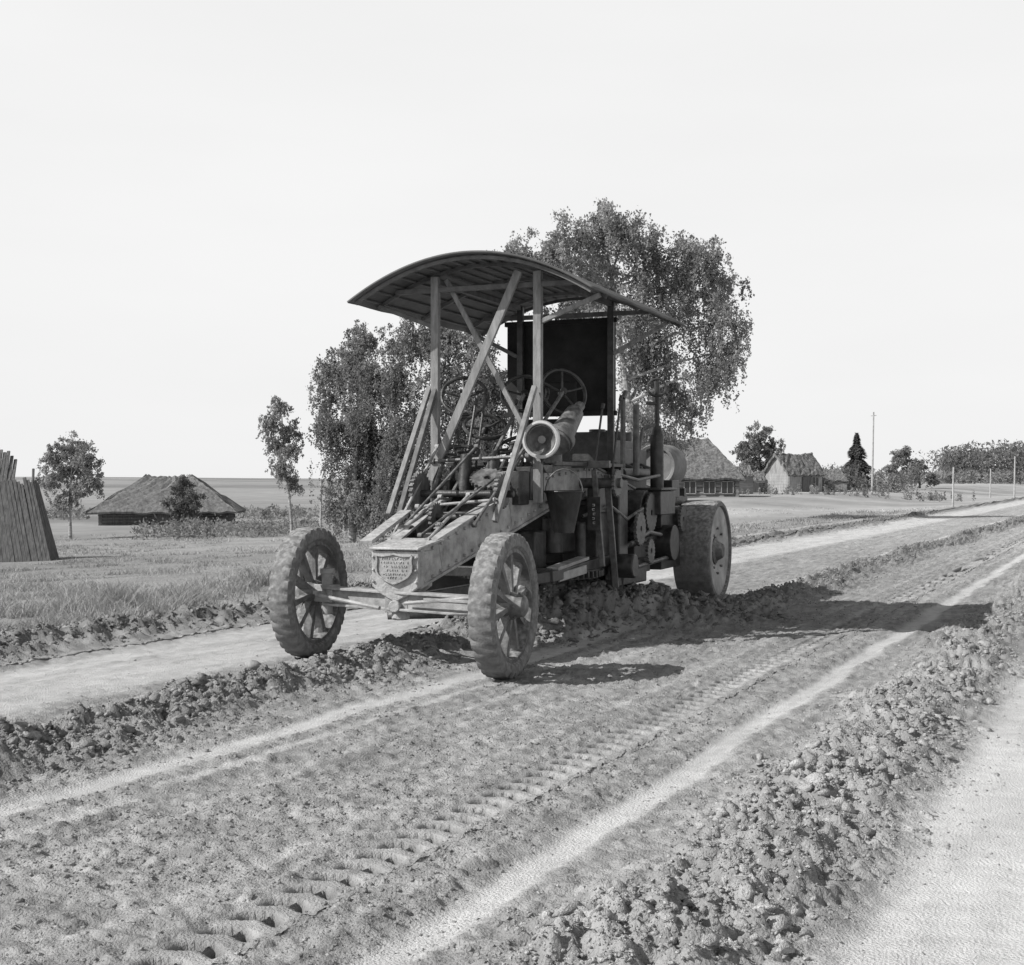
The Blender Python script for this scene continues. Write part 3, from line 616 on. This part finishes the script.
handwheel((.02,2.6,2.28),(.25,-.75,.6),.22,(.0,1.4,1.3))
handwheel((.36,2.75,2.3),(.7,-.7,.4),.23,(.2,1.5,1.35))
handwheel((.1,2.1,1.78),(-.2,-.4,.9),.19,(.1,1.3,1.15))
handwheel((-.3,1.8,1.7),(.1,-.35,.95),.17,(-.3,1.4,1.3))
# headlamp in front of the near post
c=Vector((.6,1.5,1.80)); n=Vector((.12,-1,-.06)).normalized()
mb=MB(); mb.lathe(c,n,[(-.03,.12),(-.045,.155),(-.09,.15),(-.16,.11),(-.24,.08),(-.3,.05),(-.3,.0)],n=32,closed=False)
hl=mb.done('headlamp',M_paint,G)
MB().lathe(c,n,[(0,.135),(.012,.145),(.008,.163),(-.03,.168),(-.05,.158),(-.03,.14)],n=40).done('lamp_rim',M_chrome,hl)
MB().lathe(c,n,[(-.10,.0),(-.085,.06),(-.05,.11),(-.012,.138)],n=32,closed=False).done('reflector',M_rod,hl)
MB().cyl(c-n*.085,c-n*.04,.03,.035,n=12).done('bulb',M_glass,hl)
MB().cyl(c-n*.15-Vector((0,0,.08)),(.5,1.72,1.55),.02).done('bracket',M_paintd,hl)
mb=MB(); mb.cyl((.56,2.0,1.78),(.6,2.4,2.08),.13,.085,n=18); mb.cyl((.6,2.4,2.08),(.62,2.5,2.15),.05,n=10); mb.cyl((.565,2.03,1.80),(.575,2.09,1.845),.145,n=18)
mb.cyl((.45,2.2,1.6),(.45,2.2,1.85),.09,n=14); mb.box((.3,2.35,1.7),(.25,.25,.2))
mb.done('gear_housing',M_rod,G,.008)
# lift gear on the gooseneck
mb=MB()
mb.box((0,1.25,1.12),(.40,.5,.12)); mb.cyl((-.5,1.25,1.33),(.45,1.25,1.33),.032); mb.cyl((-.35,.85,1.14),(.3,.85,1.14),.028)
mb.box((0,1.95,1.42),(.8,.35,.3)); mb.box((-.35,1.6,1.30),(.18,.25,.3)); mb.box((.3,1.65,1.38),(.18,.25,.3)); mb.box((0,.7,.97),(.28,.4,.10))
mb.cyl((-.15,1.55,1.3),(-.15,1.6,1.68),.07,.05,n=16); mb.cyl((.1,1.6,1.3),(.1,1.65,1.65),.06,.05,n=16)
mb.cyl((-.26,.5,1.0),(-.14,.5,1.0),.08,n=18)
mb.done('lift_gearbox',M_paintd,G,.01)
for gc,gn,gr,gw,gt in(((-.44,1.25,1.33),(1,0,0),.18,.035,26),((.34,1.25,1.36),(1,0,0),.14,.035,22),((-.1,.85,1.14),(1,0,0),.11,.03,18),((.12,1.45,1.46),(0.2,-.5,.8),.14,.03,22),((.1,.5,1.02),(1,0,0),.07,.03,14)):
    MB().gear(gc,gn,gr,gw,gt).done('gear_wheel',M_rod,G)
for p,q,r_,mm in(((-.2,.2,.96),(-.22,1.2,1.30),.014,M_paint),((.14,.2,.97),(.05,1.2,1.32),.014,M_paint),((.0,.35,1.0),(.26,1.4,1.5),.013,M_rod),((-.40,.65,.98),(-.46,1.65,1.75),.014,M_paint),((.30,.75,1.08),(.40,1.65,1.75),.013,M_rod),((-.3,.55,1.02),(-.05,1.6,1.75),.012,M_rod),((-.34,1.0,1.22),(.34,1.05,1.28),.014,M_paint),((-.48,1.6,1.62),(.44,1.6,1.66),.016,M_rod)):
    mb=MB(); mb.cyl(p,q,r_,n=8)
    for e in(p,q): mb.cyl(Vector(e)-Vector((.018,0,0)),Vector(e)+Vector((.018,0,0)),r_*1.7,n=10)
    mb.done('control_rod',mm,G)
MB().beam((-.28,-.05,.96),(-.40,.9,1.18),.10,.03).done('cover_strip',M_nose,G,.002)
for x,y,h in((-.3,1.9,.6),(-.22,1.95,.7),(.2,2.0,.55),(.1,2.45,.7),(-.1,2.4,.62),(-.4,2.1,.5),(.58,3.0,.6),(.64,3.4,.7)):
    MB().cyl((x,y,1.5),(x+.03,y+.18,1.55+h),.012,n=6).cyl((x+.03,y+.18,1.55+h),(x+.035,y+.2,1.6+h),.02,n=8).done('lever',M_paintd,G)
# drawbar and circle
mb=MB(); mb.beam((0,.1,.5),(.62,1.7,.60),.07,.09); mb.beam((0,.1,.5),(-.6,1.7,.60),.07,.09); mb.beam((.62,1.65,.6),(.60,3.5,.66),.08,.1); mb.beam((-.6,1.65,.62),(-.6,3.5,.66),.08,.1)
mb.beam((-.6,1.78,.62),(.6,1.78,.62),.1,.09); mb.beam((-.6,3.4,.66),(.6,3.4,.66),.1,.1)
db=mb.done('drawbar',M_paintd,G,.006)
MB().beam((.60,1.8,.66),(.65,2.5,.72),.12,.03).beam((.64,1.85,.58),(.69,2.45,.62),.02,.08).done('drawbar_plate',M_paint,db,.005)
mb=MB(); mb.lathe((0,2.75,.56),(0,0,1),[(-.04,.62),(-.04,.7),(.04,.7),(.04,.62)],n=48)
for k in range(60):
    t=k*math.pi/30; mb.box((.715*math.cos(t),2.75+.715*math.sin(t),.56),(.03,.03,.06))
mb.done('turning_circle',M_paintd,G,.003)
mb=MB(); bm=mb.bm; g=[]
P0=Vector((-1.25,2.2,0)); P1=Vector((.74,3.55,0)); dn=(P1-P0).normalized(); nr=Vector((dn.y,-dn.x,0))
for i in range(13):
    p=P0.lerp(P1,i/12); row=[]
    for j in range(9):
        t=-.9+1.8*j/8; row.append(bm.verts.new(p+nr*(-.42+.42*(1-math.cos(t))*.9+.3)+Vector((0,0,.36+.33*math.sin(t)))))
    g.append(row)
for i in range(12):
    for j in range(8): bm.faces.new((g[i][j],g[i+1][j],g[i+1][j+1],g[i][j+1]))
o=mb.done('moldboard',M_paintd,G); sd=o.modifiers.new('s','SOLIDIFY'); sd.thickness=.025
# lift links
mb=MB()
mb.beam((.72,2.85,.62),(.62,2.9,1.55),.05,.04); mb.beam((.76,3.15,.4),(.7,3.05,1.5),.06,.03); mb.beam((.4,2.85,1.60),(.78,2.9,1.60),.07,.07)
mb.beam((.6,3.4,.45),(.66,3.55,1.55),.05,.05); mb.cyl((.42,3.05,1.42),(.85,3.05,1.42),.05); mb.gear((.8,3.05,1.42),(1,0,0),.12,.03,18)
mb.done('lift_link',M_rod,G,.004)
MB().beam((-.7,2.75,.6),(-.62,2.8,1.6),.07,.05).beam((-.4,2.8,1.6),(-.74,2.8,1.6),.08,.08).done('lift_link',M_paintd,G,.004)
mb=MB(); mb.box((.58,3.1,1.25),(.12,.25,.25)); mb.box((.6,3.6,1.0),(.2,.3,.9)); mb.cyl((.68,3.9,.9),(.68,4.6,1.3),.03); mb.cyl((.6,3.5,.75),(.62,5.9,.85),.035); mb.box((0,3.0,1.0),(.76,.9,.5)); mb.box((0,3.9,.8),(.8,1.0,.85)); mb.box((0,2.3,.80),(.6,.3,.35)); mb.box((.42,3.3,.85),(.36,.5,.7)); mb.cyl((.7,3.35,.6),(.9,3.35,.6),.12,n=16); mb.beam((.62,3.4,.5),(.66,4.4,.5),.1,.25)
mb.cyl((.3,2.6,.75),(.3,2.6,1.1),.1,n=16); mb.cyl((.55,2.7,.7),(.55,2.7,1.05),.05,n=12)
mb.done('blade_gearbox',M_paintd,G,.015)
for pts_,r_ in(([(.5,2.9,1.1),(.68,3.2,1.2),(.7,3.7,1.05),(.72,4.2,1.15)],.018),([(.74,3.7,.8),(.76,4.3,.9),(.72,4.9,.85)],.022),([(.66,3.6,1.5),(.7,4.1,1.45),(.7,4.9,1.5)],.018),([(.72,4.0,.55),(.74,5.4,.6)],.025)):
    MB().tube(pts_,r_,n=8).done('linkage_rod',M_rod,G)
for gc,gr in(((.78,3.9,.95),.16),((.76,4.35,.7),.12),((.74,5.75,1.0),.14)): MB().gear(gc,(1,0,0),gr,.03,20).done('side_gear',M_rod,G)
r5=random.Random(9)
spl=MB().box((.68,2.72,1.13),(.13,.02,.32)).done('side_plate',M_paintd,G,.003)
for k in range(5):
    z=1.22-k*.042; mk=MB(); x0=.68+r5.uniform(-.006,.006)
    mk.box((x0,2.706,z),(.024,.006,.006)); mk.box((x0+r5.choice((-.009,.009)),2.706,z-.008),(.006,.006,.014)); mk.box((x0,2.706,z-.017),(.020,.006,.005))
    mk.done('painted_mark',M_pole,spl)
# engine
mb=MB(); mb.box((0,5.0,1.55),(.62,1.5,.5)); mb.box((0,5.0,1.84),(.5,1.3,.1)); mb.box((0,4.2,1.6),(.72,.14,.72))
for k in range(4): mb.cyl((.12,4.5+k*.33,1.85),(.12,4.5+k*.33,2.0),.09,n=14); mb.cyl((.3,4.5+k*.33,1.6),(.42,4.5+k*.33,1.55),.05,n=10)
mb.cyl((.42,4.4,1.52),(.42,5.7,1.52),.06,n=12); mb.box((.38,4.9,1.2),(.3,.9,.28)); mb.box((.0,5.2,.85),(.9,2.2,.8)); mb.cyl((.5,4.5,1.1),(.68,4.5,1.1),.24,n=24); mb.box((.5,5.5,.8),(.34,.8,.7)); mb.box((.45,4.6,.7),(.3,.6,.5))
mb.gear((.72,4.5,1.1),(1,0,0),.2,.03,24); mb.cyl((.55,5.3,1.25),(.75,5.3,1.25),.12,n=18); mb.box((.6,5.6,1.35),(.2,.3,.2)); mb.cyl((.5,5.2,.75),(.8,5.2,.75),.2,n=20)
mb.done('engine',M_paintd,G,.012)
MB().cyl((.62,5.1,1.3),(.62,5.1,1.95),.075,.075,n=16).cyl((.62,5.1,1.95),(.62,5.1,2.05),.075,.045,n=16).cyl((.62,5.1,2.05),(.62,5.1,2.55),.03,n=10).cyl((.62,5.1,2.3),(.55,4.95,2.3),.02,n=8).torus((.62,5.1,2.48),(.3,-1,.2),.1,.014,n=20,k=6).done('exhaust_stack',M_paintd,G)
for pts,rr_ in(([(.52,4.15,1.6),(.52,4.15,2.3),(.52,4.25,2.38)],.028),([(.62,4.3,1.5),(.62,4.3,2.25)],.035),([(.55,4.6,1.7),(.6,4.6,2.0),(.7,4.7,2.05)],.02)): MB().tube(pts,rr_,n=10).done('pipe',M_rod,G)
mb=MB(); mb.lathe((.28,6.2,1.62),(0,1,0),[(.04,.0),(.04,.2),(-.01,.22),(-.02,.25),(.03,.265),(.5,.265),(.5,0)],n=36,closed=False); mb.cyl((.28,6.4,1.88),(.28,6.4,1.93),.04)
ft=mb.done('fuel_tank',M_tank,G)
mb=MB(); mb.box((.3,6.3,1.3),(.5,.08,.1)); mb.box((.3,6.6,1.3),(.5,.08,.1)); mb.box((.5,6.5,1.16),(.08,.5,.2)); mb.box((.1,6.5,1.16),(.08,.5,.2)); mb.done('bracket',M_paintd,ft,.004)
mb=MB(); mb.box((.66,4.95,1.2),(.26,.6,.26)); mb.box((.66,4.95,1.35),(.29,.64,.03)); mb.done('toolbox',M_paintd,G,.01)

# bucket hanging from the frame
lx,ly,lz=.60,2.1,.97
c22,s22=math.cos(math.radians(22)),math.sin(math.radians(22))
wx=-.87+c22*lx+s22*ly; wy=10.55-s22*lx+c22*ly
B=empty('bucket',(wx,wy,lz)); top(B,'dark tapered metal bucket hanging on the grader frame','bucket')
MB().lathe((0,0,0),(0,0,1),[(0,0),(0,.09),(.37,.170),(.385,.180),(.37,.162),(.01,.08),(.012,0)],n=28,closed=False).torus((0,0,.375),(0,0,1),.176,.008).done('body',M_paintd,B)
MB().tube([( .172*math.cos(t),0,.36+.22*math.sin(t)) for t in [math.pi*i/12 for i in range(13)]],.006,n=6).done('handle',M_rod,B)

# ------------------------------------------------------------------ light, world, camera
el=math.radians(38); hx,hy=-.955,-.296
sd=bpy.data.lights.new('sun','SUN'); sd.energy=5.0; sd.angle=math.radians(.55); sd.color=(1,.99,.975)
so=bpy.data.objects.new('sun',sd); COL.objects.link(so)
dirv=Vector((-hx*math.cos(el),-hy*math.cos(el),-math.sin(el))); so.rotation_euler=dirv.to_track_quat('-Z','Y').to_euler(); so.location=(-20,-8,20)
w=bpy.data.worlds.new('World'); S.world=w; w.use_nodes=True; nt=w.node_tree; N=nt.nodes; L=nt.links
bg=N['Background']; bg.inputs[1].default_value=.1
sk=N.new('ShaderNodeTexSky'); sk.sky_type='NISHITA'; sk.sun_disc=False; sk.sun_elevation=el; sk.sun_rotation=math.atan2(hx,hy)%(2*math.pi); sk.dust_density=2; sk.air_density=1
bw=N.new('ShaderNodeRGBToBW'); L.new(sk.outputs[0],bw.inputs[0])
tc=N.new('ShaderNodeTexCoord'); sp=N.new('ShaderNodeSeparateXYZ'); L.new(tc.outputs['Generated'],sp.inputs[0])
mr=N.new('ShaderNodeMapRange'); mr.interpolation_type='SMOOTHSTEP'; mr.inputs[1].default_value=.34; mr.inputs[2].default_value=.58; mr.inputs[3].default_value=9.0; mr.inputs[4].default_value=0; L.new(sp.outputs[2],mr.inputs[0])
mp=N.new('ShaderNodeMapping'); mp.inputs['Scale'].default_value=(1,1,4); L.new(tc.outputs['Generated'],mp.inputs[0])
no=N.new('ShaderNodeTexNoise'); no.inputs['Scale'].default_value=1.6; no.inputs['Detail'].default_value=5; L.new(mp.outputs[0],no.inputs['Vector'])
m2=N.new('ShaderNodeMapRange'); m2.inputs[1].default_value=.3; m2.inputs[2].default_value=.7; m2.inputs[3].default_value=.95; m2.inputs[4].default_value=1.02; L.new(no.outputs[0],m2.inputs[0])
mu=N.new('ShaderNodeMath'); mu.operation='MULTIPLY'; L.new(mr.outputs[0],mu.inputs[0]); L.new(m2.outputs[0],mu.inputs[1])
sc=N.new('ShaderNodeMath'); sc.operation='MINIMUM'; sc.inputs[1].default_value=8.0; L.new(bw.outputs[0],sc.inputs[0])
mx=N.new('ShaderNodeMath'); mx.operation='MAXIMUM'; L.new(sc.outputs[0],mx.inputs[0]); L.new(mu.outputs[0],mx.inputs[1]); L.new(mx.outputs[0],bg.inputs[0])
cd=bpy.data.cameras.new('camera'); cd.sensor_width=36; cd.lens=36*1350/1024; cd.clip_end=5000; cd.clip_start=.05
co=bpy.data.objects.new('camera',cd); COL.objects.link(co); co.location=(0,0,1.45); co.rotation_euler=(math.radians(90-.106),0,0); S.camera=co
